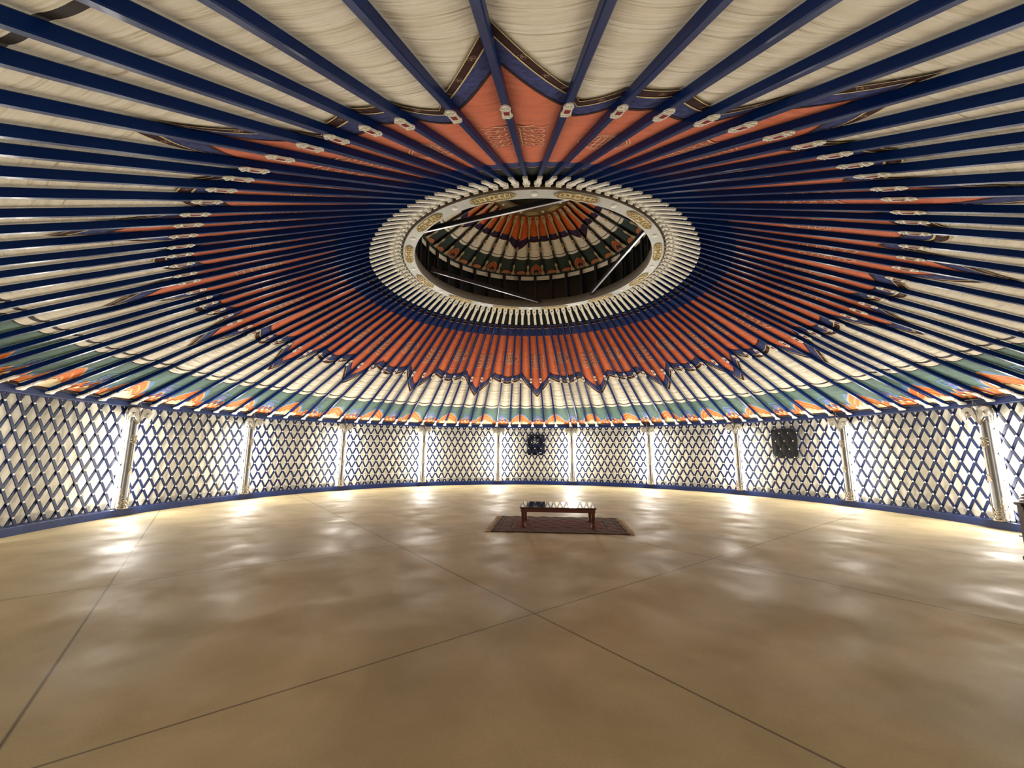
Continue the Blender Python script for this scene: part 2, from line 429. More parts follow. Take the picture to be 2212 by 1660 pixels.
for x, h in ((-.15,.15),(-.09,.20),(-.03,.22),(.03,.22),(.09,.20),(.15,.15)):
    valley_curves.append(densify([(x, -h), (x, h), (x + .035, h), (x + .035, h - .06)]))
for y in (-.1, .02, .1): valley_curves.append(densify([(-.15, y), (.15, y)]))
for k in range(36):
    deg = SP0 + 10*k; spk = k % 2 == 0
    r0 = 5.60 if spk else 5.45
    def fn(u, v, o=.022): return canV(r0 + v, deg + math.degrees(u/(r0 + v)), o)
    b_ = MB()
    hw = (lambda v: .27 - .12*abs(v)) if spk else (lambda v: math.sqrt(max(0, .26**2 - v*v)))
    H = .36 if spk else .258
    b_.grid([[fn(hw(v)*(2*j/10 - 1), v, .017) for j in range(11)] for v in [H*(2*i/10 - 1) for i in range(11)]], 0, True)
    for c in (spike_curves if spk else valley_curves): ribbon(b_, c, .010, fn, 1)
    b_.build('knot_medallion' if spk else 'round_medallion', [M['rust'], M['embro']], can)

# hem border
hem = empty('hem_border_cloth', Matrix.Translation((0,0,3)), 'green hem cloth with orange flame mounds and blue clouds along the foot of the roof', 'hem cloth')
def hemV(r, deg, off=0): p = V(r, deg, off); return (p[0], p[1], p[2] - 3)
mb = MB(); n = 1080
rows = []; uvs = []
for r in (8.46, 8.7, 8.95, 9.2, 9.45, 9.62, 9.70):
    rows.append([hemV(r, 360*j/n, .004) for j in range(n + 1)]); uvs.append([(6*2*PI*j/n, r) for j in range(n + 1)])
mb.grid(rows, 0, True, uvs); mb.build('green_cloth', M['green'], hem)
mb = MB(); rows = []
for i in (0, 1):
    rows.append([hemV(9.635 + .075*i + (0 if i else .02*abs(sin(R_(j/3*27)))), j/3, .03) for j in range(n + 1)])
mb.grid(rows, 0, True); mb.build('dark_red_edge', M['hemred'], hem)
def hump(mb, deg, w, rbase, rtop, off, m, lobes=0, nu=16, nv=4, x0=0.0, power=.6, fn=hemV):
    rows = []
    for i in range(nv + 1):
        row = []
        for j in range(nu + 1):
            u = 2*j/nu - 1
            h = max(0.0, 1 - abs(u)**2.1)**power
            if lobes: h *= 1 - .13*abs(sin(lobes*PI*(u + 1)/2))
            r = rbase + (rtop - rbase)*h*i/nv
            row.append(fn(r, deg + math.degrees((x0 + u*w)/r), off))
        rows.append(row)
    mb.grid(rows, m, True)
hmd = [M['green_d'], M['fl_ld'], M['fl_d2'], M['hemred'], M['embro_d'], M['hemred'], M['green_d']]  # lantern motif colours, darkened to hold the weak light up there
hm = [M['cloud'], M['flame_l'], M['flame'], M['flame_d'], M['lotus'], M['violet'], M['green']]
for k in range(36):
    mbA = mbB = mbC = MB()
    d = SP0 + 5 + 10*k                            # flame mounds
    hump(mbA, d, .47, 9.66, 8.80, .006, 0, 3)
    for w, rt, o, m in ((.42, 8.88, .010, 1), (.39, 8.93, .014, 2), (.32, 9.09, .018, 1), (.29, 9.13, .022, 2), (.22, 9.25, .026, 1), (.18, 9.31, .029, 3)):
        hump(mbB, d, w, 9.66, rt, o, m, 2)
    for x, w, rt in ((-.30,.075,9.47),(-.18,.075,9.42),(-.06,.075,9.37),(.06,.075,9.37),(.18,.075,9.42),(.30,.075,9.47),(0,.07,9.33)):
        hump(mbC, d, w, 9.65, rt, .034, 4, 0, 6, 2, x)
    for sx in (-1, 1):
        hump(mbA, d, .10, 9.62, 9.28, .012, 0, 2, 8, 2, sx*.47); hump(mbB, d, .08, 9.64, 9.36, .016, 1, 2, 8, 2, sx*.46); hump(mbB, d, .055, 9.64, 9.43, .02, 2, 0, 8, 2, sx*.46)
    mbA.build('flame_mound_motif', hm, hem); mbA = mbB = mbC = MB()
    d = SP0 + 10*k                                # lobed faces with a blue knot above
    kf = lambda u, v: hemV(9.03 + v, d + math.degrees(u/9.03), .012)
    ribbon(mbA, densify([(-.08,.13),(-.15,.10),(-.17,0),(-.13,-.11),(.13,-.11),(.17,0),(.15,.08),(.06,.12)]), .035, kf)
    ribbon(mbA, spiral(-.06, .02, .06, .02, 0, 6, 10), .03, kf); hump(mbA, d, .12, 9.2, 9.02, .010, 5, 0, 8, 2)
    hump(mbA, d, .30, 9.62, 9.13, .006, 0, 4)
    for x, w, rt in ((-.2,.11,9.26),(0,.13,9.19),(.2,.11,9.26)):
        hump(mbB, d, w, 9.64, rt, .012, 1, 2, 8, 2, x); hump(mbB, d, w*.75, 9.64, rt + .05, .016, 2, 2, 8, 2, x)
    hump(mbB, d, .30, 9.66, 9.42, .020, 3, 5); hump(mbB, d, .27, 9.66, 9.47, .024, 1, 5); hump(mbB, d, .2, 9.66, 9.53, .028, 2, 4)
    for x, r in ((-.14,9.36),(.0,9.34),(.14,9.36)): hump(mbC, d, .045, r + .05, r - .05, .034, 5, 0, 6, 2, x)
    for x, r in ((-.07,9.43),(.07,9.43),(0,9.55),(-.2,9.5),(.2,9.5)): hump(mbC, d, .05, r + .04, r - .04, .037, 4, 0, 6, 2, x)
    mbA.build('lobed_face_motif', hm, hem)

# ------------------------------------------------------------------ roof poles
SEC = math.sqrt(1 + .522**2)
def X(r): return (RF - r)*SEC
LEN = X(3.14)
mb = MB()
mb.box(.0, LEN, -.029, .029, 0, .078, 0, .008)
M_shaft = mb
def pole_parts(root, shaft_l=LEN):
    M_shaft.build('shaft', M['pole'], root)
    # badge under the shaft
    xb = X(RB); b = MB()
    f = lambda a, y, d: (xb + a, y, d)
    def ringpoly(z0, z1):
        outer = [(-.165,0),(-.145,.026),(-.115,.036),(-.085,.044),(-.055,.036),(.055,.036),(.08,.046),(.115,.04),(.14,.028),(.165,0)]
        return outer + [(x, -y) for x, y in outer[-2:0:-1]]
    b.prism(ringpoly(0,0), -.012, 0, f)
    for sx in (-1, 1):
        for sy in (-1, 1):
            b.tube([f(x, y, -.016) for x, y in spiral(sx*.105, sy*.02, .024, .008, 0, 5.5, 10, sx)], .006, 4)
        b.tube([f(sx*.06, y, -.015) for y in (-.03, 0, .03)], .007, 4)
    for sy in (-1, 1): b.tube([f(x, sy*.031, -.015) for x in (-.06, 0, .06)], .007, 4)
    bo = b.build('badge', M['ivory'], root)
    r = MB(); r.box(xb - .048, xb + .048, -.022, .022, -.018, -.010, 0, .003); ro = r.build('inlay', M['red'], bo); ro['label'] = 'dark red inlay'
    # foot plate
    b = MB(); f = lambda a, y, d: (a, y, d)
    half = [(-.02,.072),(.04,.062),(.09,.032),(.17,.026),(.20,.042),(.22,.030),(.26,.038),(.31,.043),(.34,.034),(.38,.0)]
    b.prism(half + [(x, -y) for x, y in half[-2::-1]], -.03, -.002, f)
    b.tube([(.02, y, -.034) for y in (-.062, 0, .062)], .010, 5); b.tube([(.20, y, -.034) for y in (-.038, 0, .038)], .008, 5)
    b.build('foot_plate', M['ivory'], root)
    # finger bracket at the crown ring
    b = MB(); t0, t1 = X(3.756), X(3.075)
    half = [(t0,.032),(t0+.02,.040),(t0+.06,.036),(t0+.40,.036),(t0+.46,.046),(t0+.52,.060),(t0+.60,.062),(t0+.67,.052),(t1,.036)]
    b.prism(half + [(x, -y) for x, y in half[::-1]], -.034, -.002, f)
    b.tube([(t0 + .045, y, -.036) for y in (-.036, 0, .036)], .007, 5)
    b.tube([(t0 + .565 + .030*cos(2*PI*k/14), .030*sin(2*PI*k/14), -.036) for k in range(14)], .009, 5, closed=True)
    for sy in (-1, 1):
        b.tube([(x, y, -.036) for x, y in spiral(t0 + .50, sy*.045, .020, .006, 0, 5.5, 8)], .007, 4)
        b.tube([(x, y, -.036) for x, y in spiral(t0 + .64, sy*.038, .020, .006, 0, 5.5, 8)], .007, 4)
    b.tube([(t0 + .70, y, -.045) for y in (-.045, 0, .045)], .022, 6)
    fo = b.build('finger_bracket', M['ivory'], root)
    h = MB(); h.lathe([(.024,-.0365),(.0,-.0365)], 10, 0, False, cx=t0 + .565); h.build('bolt_hole', M['dark'], fo)

COLUMN_AZ = [7.4198 + 20*(i - 4.5) for i in range(10)]
feet = []
edge = {'top': [], 'left': [], 'right': []}
mats_ = []
for i in range(108):
    p1 = pole_point(i, RF); p0 = pole_point(i, 3.14)
    F = Vector((p1.x, p1.y, zu(RF))); T = Vector((p0.x, p0.y, zu(3.14)))
    d = (T - F).normalized(); y = Vector((0,0,1)).cross(d).normalized(); z = d.cross(y)
    m = Matrix((d, y, z)).transposed().to_4x4(); m.translation = F; mats_.append(m)
    q = project(F)
    if q and 0 <= q[0] <= 2212 and 0 <= q[1] <= 1660:
        feet.append((q[0], i))
    else:
        last = None
        for k in range(400):
            w = F + (T - F)*(k/399); q = project(w)
            if q and 0 <= q[0] <= 2212 and 0 <= q[1] <= 1660: last = q; break
        if last:
            e = 'top' if last[1] < 12 else ('left' if last[0] < 600 else 'right')
            edge[e].append((last[0] if e == 'top' else last[1], i))
LABEL = {}
cols_px = [project((9.70*sin(R_(a)), 9.70*cos(R_(a)), 2.6))[0] for a in COLUMN_AZ]
feet.sort(); cnt = {}
for x, i in feet:
    k = sum(1 for c in cols_px if c < x); cnt[k] = cnt.get(k, 0) + 1
    where = 'left of the first silver column from the left' if k == 0 else ('right of the last silver column' if k == 10 else 'between the %s and %s silver columns from the left' % (ordinal(k), ordinal(k+1)))
    LABEL[i] = 'blue roof pole, %s silver foot %s' % (ordinal(cnt[k]), where)
for e, txt in (('top', 'top edge, %s from the left'), ('left', 'left edge, %s from the top'), ('right', 'right edge, %s from the top')):
    for n_, (v, i) in enumerate(sorted(edge[e])):
        LABEL[i] = 'blue roof pole leaving the picture at its ' + txt % ordinal(n_ + 1)
GP = 'blue roof poles'
root = empty('roof_pole', mats_[0], LABEL.get(0, 'blue roof pole'), 'roof pole', GP); pole_parts(root)
for i in range(1, 108):
    c = copy_tree(root); c.matrix_world = mats_[i]; c['label'] = LABEL.get(i, 'blue roof pole above the doorway')

# ------------------------------------------------------------------ crown ring
cr_ = empty('crown_ring', Matrix.Translation((0,0,6.0)), 'large silver crown ring with gold scrolls at the top of the roof', 'roof ring')
b = MB(); b.lathe([(2.80,0),(3.05,0)], 144, 0, False); b.build('ring_face', M['ringface'], cr_)
b = MB(); b.lathe([(3.05,0),(3.062,.012),(3.062,.12),(2.80,.12)], 144, 0); b.build('outer_rim', M['ringside'], cr_)
b = MB(); b.lathe([(2.80,0),(2.795,.01),(2.795,.23),(2.90,.23)], 144, 0); b.build('inner_rim', M['ringin'], cr_)
def scroll_curves(L, H):
    cs = [densify([(-L/2, 0), (-L*.42, H*.30), (-L*.3, H*.40), (-L*.12, H*.34), (0, H*.44), (L*.12, H*.34), (L*.3, H*.40), (L*.42, H*.30), (L/2, 0)], .03),
          densify([(-L/2, 0), (-L*.42, -H*.30), (-L*.3, -H*.40), (-L*.12, -H*.34), (0, -H*.44), (L*.12, -H*.34), (L*.3, -H*.40), (L*.42, -H*.30), (L/2, 0)], .03)]
    for sx in (-1, 1):
        for x, r in ((.09,.22),(.21,.26),(.32,.22),(.41,.15)):
            for sy in (-1, 1):
                cs.append(spiral(sx*x*L, sy*H*.14, H*r, H*.05, sy*2.2, sy*(2.2 - 6.0), 12, sx))
    cs.append(spiral(0, 0, H*.13, H*.13, 0, 2*PI, 12)); cs.append(spiral(0, 0, H*.07, H*.07, 0, 2*PI, 8))
    return cs
def make_scroll(name, parent, r, L, H, deg, mats, z=0.0):
    b = MB(); fn = lambda u, v, d=.012: ((r + v)*sin(R_(deg) + u/r), (r + v)*cos(R_(deg) + u/r), z - d)
    hw = lambda u: H*.47*max(.04, 1 - abs(2*u/L)**2.2)
    b.grid([[fn(u, hw(u)*(2*j/4 - 1), .006) for j in range(5)] for u in [L*(i/24 - .5) for i in range(25)]], 1, False)
    for c in scroll_curves(L, H):
        ribbon(b, c, .016*H/.2, lambda u, v: fn(u, v, .009), 2)
        b.tube([fn(u + .004, v + .004, .012) for u, v in c], .0058*H/.2, 4, 0)
    return b.build(name, mats, parent)
GM = [M['gold'], M['gold_back'], M['gold_dark']]
first = make_scroll('gold_scroll', cr_, 2.925, .86, .215, 0, GM)
for k in range(12):
    o = first if k == 0 else first.copy()
    if k: COL.objects.link(o); o.parent = cr_
    o.rotation_euler = (0, 0, -R_(SP0 + 12.2 + 30*k))
b = MB(); b.lathe([(.0,-.014),(.050,-.014),(.058,-.004),(.058,0)], 20, 0); f0 = b.build('white_disc', M['white'], cr_)
for k in range(12):
    o = f0 if k == 0 else f0.copy()
    if k: COL.objects.link(o); o.parent = cr_
    a = R_(SP0 - 2.6 + 30*k); o.location = (2.925*sin(a), 2.925*cos(a), 0)

# braces across the crown opening
def brace(p, q, label):
    p, q = Vector(p), Vector(q); d = (q - p); L = d.length; d.normalize()
    y = Vector((0,0,1)).cross(d).normalized(); z = d.cross(y)
    m = Matrix((d, y, z)).transposed().to_4x4(); m.translation = p
    r = empty('brace_bar', m, label, 'brace bar', 'brace bars across the crown opening')
    b = MB(); b.box(0, L, -.022, .022, .0, .10, 0, .006); b.build('bar', M['dark'], r)
    b = MB(); b.box(.02, L - .02, -.024, .024, -.012, .0, 0, .003); b.build('lit_edge', M['steel'], r)  # pale strip: the bar's lit lower edge put into the colour
    b = MB()
    for x in (0, L): b.box(x - .05, x + .05, -.04, .04, -.02, .12, 0, .008)
    b.build('end_bracket', M['dark'], r)
def cyl_p(r, deg, z): return (r*sin(R_(deg)), r*cos(R_(deg)), z)
brace(cyl_p(2.735, -111.5, 6.25), cyl_p(2.72, 168.9, 6.14), 'dark steel brace bar slanting across the upper left of the crown opening')
brace(cyl_p(2.72, -69.6, 6.25), cyl_p(2.735, 11.6, 6.12), 'dark steel brace bar at the lower left of the crown opening')
brace(cyl_p(2.735, 46.5, 6.14), cyl_p(2.73, 123.5, 6.22), 'dark steel brace bar at the right side of the crown opening')

# ------------------------------------------------------------------ lantern above the crown ring
b = MB(); b.lathe([(2.93,6.2),(2.93,7.15)], 72, 0, True); w = b.build('wall_upper', M['glass']); tag(w, kind='structure')
def up_z(r): return 7.06 + .54*(2.82 - r)
U0 = 4.2
vb = MB(); vb.lathe([(2.86,6.905),(2.86,7.035)], 72, 0, True)
w = vb.build('trim_2', M['cream']); tag(w, kind='structure')
pb = MB(); pb.box(-.04, .04, -.03, .03, 6.2, 7.06, 0, .006)
post0 = pb.build('lantern_post', M['dark'])
def seen(p):
    p = Vector(p); d = p - CAM
    for z in (6.0, 6.23):
        q = CAM + d*((z - CAM.z)/d.z)
        if math.hypot(q.x, q.y) > 2.79: return False
    return True
def seen_x(pts):
    v = [project(p)[0] for p in pts if seen(p)]
    return sum(v)/len(v) if len(v) >= 2 else None
UP = []; UPOST = []
for k in range(36):
    a = U0 + 10.0*k
    x = seen_x([(r*sin(R_(a)), r*cos(R_(a)), up_z(r)) for r in (2.7, 2.4, 2.1, 1.8, 1.5, 1.2)])
    if x is not None: UP.append((x, k))
    a = R_(a - 5.2)
    x = seen_x([(2.83*sin(a), 2.83*cos(a), z) for z in (6.3, 6.45, 6.6, 6.75, 6.9)])
    if x is not None: UPOST.append((x, k))
UP = [k for x, k in sorted(UP)]; UPOST = [k for x, k in sorted(UPOST)]
for n_, k in enumerate(UPOST):
    o = post0 if n_ == 0 else post0.copy()
    if n_: COL.objects.link(o)
    a = U0 + 10.0*k - 5.2
    o.location = (2.83*sin(R_(a)), 2.83*cos(R_(a)), 0); o.rotation_euler = (0, 0, -R_(a))
    tag(o, 'dark upright post of the lantern above the crown ring, %s from the left' % ordinal(n_ + 1), 'post', 'lantern posts')
# upper roof cloth
def UV_(r, deg, off=0.0):
    t = ((deg - U0) % 10)/10
    return (r*sin(R_(deg)), r*cos(R_(deg)), up_z(r) + .065 - .10*R_(10)*r*sin(PI*t) - off)
mb = MB(); n = 360
def uring(mb, f0, f1, rn, m, off):
    rows = []; uvs = []
    for i in range(rn + 1):
        rows.append([UV_((f0(d) if callable(f0) else f0)*(1 - i/rn) + (f1(d) if callable(f1) else f1)*i/rn, d, off) for d in range(n + 1)])
        uvs.append([(6*2*PI*d/n, rows[-1][0][2]*2) for d in range(n + 1)])
    mb.grid(rows, m, True, uvs)
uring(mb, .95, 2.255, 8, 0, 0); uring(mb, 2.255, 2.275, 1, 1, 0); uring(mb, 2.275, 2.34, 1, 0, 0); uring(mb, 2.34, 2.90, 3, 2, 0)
w = mb.build('ceiling_upper', [M['cream'], M['line'], M['green_d']]); weld(w); tag(w, kind='structure')
uc = empty('upper_canopy', Matrix.Translation((0,0,7.5)), 'small orange star canopy with purple border lining the lantern roof above the crown ring', 'canopy')
USP = -5.3
def u_out(d):
    t = abs((d - USP + 30) % 60 - 30); return 2.07 - .27*min(1, t/9.5)
def u_org(d):
    t = abs((d - USP + 30) % 60 - 30); return 1.79 - .155*min(1, t/9.5)
def shift(mb): mb.v = [(x, y, z - 7.5) for x, y, z in mb.v]
b = MB(); uring(b, .95, u_org, 4, 0, .01); shift(b); b.build('orange_cloth', M['orange'], uc)
b = MB(); uring(b, u_org, u_out, 2, 0, .012); shift(b); b.build('purple_border', M['purple'], uc)
b = MB(); uring(b, lambda d: u_out(d) - .03, u_out, 1, 0, .016); shift(b); b.build('brown_edging', M['brown'], uc)
b = MB()
for k in range(12):
    d = 9.8 + 30*k
    for w_, rt, o, m in ((.20,2.47,.006,1),(.18,2.50,.010,2),(.13,2.58,.014,1),(.11,2.61,.018,3)): hump(b, d, w_, 2.80, rt, o, m, 2, 10, 3, fn=UV_)
    for x in (-.1, 0, .1): hump(b, d, .05, 2.80, 2.72, .02, 4, 0, 6, 2, x, fn=UV_)
    for dd in (10, 20):
        hump(b, d + dd, .19, 2.80, 2.64, .006, 3, 3, 10, 2, fn=UV_); hump(b, d + dd, .16, 2.80, 2.68, .010, 1, 4, 10, 2, fn=UV_)
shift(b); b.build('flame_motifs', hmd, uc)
# upper ring
ur = empty('upper_ring', Matrix.Translation((0,0,8.0)), 'small olive-gold ring with pale discs at the peak of the lantern roof', 'roof ring')
b = MB(); b.lathe([(.73,.12),(.73,0),(1.02,0),(1.02,.10)], 72, 0); b.build('ring_body', M['ring_up'], ur)
b = MB(); b.lathe([(0,.13),(.76,.13)], 48, 0); b.build('dark_cap', M['glass'], ur)
s0 = make_scroll('gold_scroll', ur, .885, .36, .17, 0, GM)
b = MB(); b.lathe([(.0,-.010),(.034,-.010),(.04,0)], 16, 0); d0 = b.build('pale_disc', M['white'], ur)
for k in range(9):
    o = s0 if k == 0 else s0.copy()
    if k: COL.objects.link(o); o.parent = ur
    o.rotation_euler = (0, 0, -R_(7.7 + 40*k))
    q = d0 if k == 0 else d0.copy()
    if k: COL.objects.link(q); q.parent = ur
    a = R_(27.7 + 40*k); q.location = (.875*sin(a), .875*cos(a), 0)
# upper poles
USEC = math.sqrt(1 + .54**2)
def UX(r): return (2.76 - r)*USEC
def upper_parts(root):
    b = MB(); b.box(0, UX(1.05), -.024, .024, 0, .06, 0, .006); b.build('shaft', M['dark'], root)
    f = lambda a, y, d: (a, y, d)
    b = MB(); h = [(-.02,.06),(.08,.045),(.11,.018),(.20,.018),(.25,.034),(.30,.036),(.36,0)]
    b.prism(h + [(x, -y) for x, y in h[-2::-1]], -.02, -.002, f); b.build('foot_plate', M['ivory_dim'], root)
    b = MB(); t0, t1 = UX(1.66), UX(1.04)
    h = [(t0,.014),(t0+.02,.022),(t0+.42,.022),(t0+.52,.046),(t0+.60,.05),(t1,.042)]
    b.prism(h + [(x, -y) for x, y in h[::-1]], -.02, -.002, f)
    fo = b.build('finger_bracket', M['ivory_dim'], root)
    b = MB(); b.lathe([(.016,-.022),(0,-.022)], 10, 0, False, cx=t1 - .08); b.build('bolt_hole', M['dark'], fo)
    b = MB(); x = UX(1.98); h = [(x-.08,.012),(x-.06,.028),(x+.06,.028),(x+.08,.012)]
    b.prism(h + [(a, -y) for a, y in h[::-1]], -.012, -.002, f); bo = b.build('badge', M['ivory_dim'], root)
    b = MB(); b.box(x - .025, x + .025, -.012, .012, -.016, -.010, 0, .002); b.build('inlay', M['red'], bo)
ur0 = None
for n_, k in enumerate(UP):
    a = U0 + 10.0*k
    F = Vector(cyl_p(2.76, a, up_z(2.76) - .02)); T = Vector(cyl_p(1.05, a, up_z(1.05) - .02))
    d = (T - F).normalized(); y = Vector((0,0,1)).cross(d).normalized(); z = d.cross(y)
    m = Matrix((d, y, z)).transposed().to_4x4(); m.translation = F
    if ur0 is None:
        ur0 = empty('lantern_pole', m); upper_parts(ur0); o = ur0
    else:
        o = copy_tree(ur0); o.matrix_world = m
    tag(o, 'short dark pole of the lantern roof seen through the crown ring, %s from the left' % ordinal(n_ + 1), 'roof pole', 'short lantern roof poles')

# ------------------------------------------------------------------ room shell
b = MB(); b.lathe([(0.0,0),(3,0),(6.5,0),(10.08,0)], 96, 0, False); fl = b.build('floor', M['floor']); tag(fl, kind='structure')
def wall(name, a0, a1, n):
    b = MB(); prof = [(10.05,0),(10.05,.28),(10.035,.30),(10.05,.32)] + [(10.05, .32 + 2.5*i/8) for i in range(1, 9)]
    b.lathe(prof, n, 0, True, R_(a0), R_(a1)); o = b.build(name, M['wall']); tag(o, kind='structure')
wall('wall_far', -112, 132, 180); wall('wall_near', 132, 248, 80)
b = MB(); b.lathe([(9.70,0),(9.70,.15),(9.706,.157),(9.975,.157),(9.975,0)], 144, 0, True)
for i in range(len(b.sm)): b.sm[i] = False
o = b.build('baseboard_round', M['rail']); tag(o, kind='structure')
b = MB(); b.lathe([(9.93,2.58),(9.706,2.58),(9.70,2.586),(9.70,2.705),(9.706,2.712),(9.93,2.712)], 144, 0, True)
for i in range(len(b.sm)): b.sm[i] = False
o = b.build('trim_1', M['rail']); tag(o, kind='structure')

# ------------------------------------------------------------------ lattice wall panels
RL = 9.90; ZB, ZT = .157, 2.58; G = (ZT - ZB)/9; W2 = R_(20)*RL/12.2/2
def LW(s, z, r): a = s/RL; return (r*sin(a), r*cos(a) - RL, z)
def slat_layer(sgn, r0, r1):
    b = MB(); lim = 1.665
    for c in range(-21, 22, 2):
        pts = []
        for k in range(61):
            j = -.52 + 9.04*k/60; s_ = (c + sgn*(j - 4))*W2
            if abs(s_) <= lim: pts.append((s_, ZT - (j + .5)*G))
        if len(pts) < 3: continue
        q = pts[::6] + ([pts[-1]] if (len(pts) - 1) % 6 else [])
        if len(q) < 2: continue
        dx, dz = q[-1][0] - q[0][0], q[-1][1] - q[0][1]; l = math.hypot(dx, dz); nx, nz = -dz/l*.028, dx/l*.028
        rows = []
        for (s_, z_) in q:
            rows.append([LW(s_ - nx, z_ - nz, r0), LW(s_ + nx, z_ + nz, r0), LW(s_ + nx, z_ + nz, r1), LW(s_ - nx, z_ - nz, r1)])
        b.grid(rows, 0, False, close=True)
    return b
mbk = MB()
rows = []
for i in range(4):
    a = PI/2*i/3
    rows.append([(.020*cos(a)*cos(2*PI*k/10), -.017*sin(a), .020*cos(a)*sin(2*PI*k/10)) for k in range(10)])
mbk.grid(rows, 0, True, close=True)
BAYS = [7.4198 + 20*(k - 5) for k in range(11)]
def bay_name(k):
    if k == 0: return 'at the left edge, left of the first silver column'
    if k == 10: return 'at the right edge, right of the last silver column'
    return 'between the %s and %s silver columns from the left' % (ordinal(k), ordinal(k + 1))
panel0 = None
for k, a in enumerate(BAYS):
    m = Matrix.Translation((RL*sin(R_(a)), RL*cos(R_(a)), 0)) @ Matrix.Rotation(-R_(a), 4, 'Z')
    if panel0 is None:
        panel0 = empty('lattice_panel', m)
        slat_layer(1, 9.872, 9.888).build('front_slats', M['slat'], panel0)
        slat_layer(-1, 9.892, 9.908).build('rear_slats', M['slat'], panel0)
        first = None
        for j in range(9):
            ps = range(-11, 12, 2) if j % 2 == 0 else range(-10, 11, 2)
            for p in ps:
                if j in (0, 8) and abs(p) == 11: continue
                if first is None: first = mbk.build('knob', M['knob'], panel0); kn = first
                else: kn = first.copy(); COL.objects.link(kn); kn.parent = panel0
                kn.location = LW(p*W2, ZT - (j + .5)*G, 9.871); kn.rotation_euler = (0, 0, -p*W2/RL)
        o = panel0
    else:
        o = copy_tree(panel0); o.matrix_world = m
    tag(o, 'blue diamond lattice panel ' + bay_name(k), 'lattice panel', 'blue lattice wall panels')

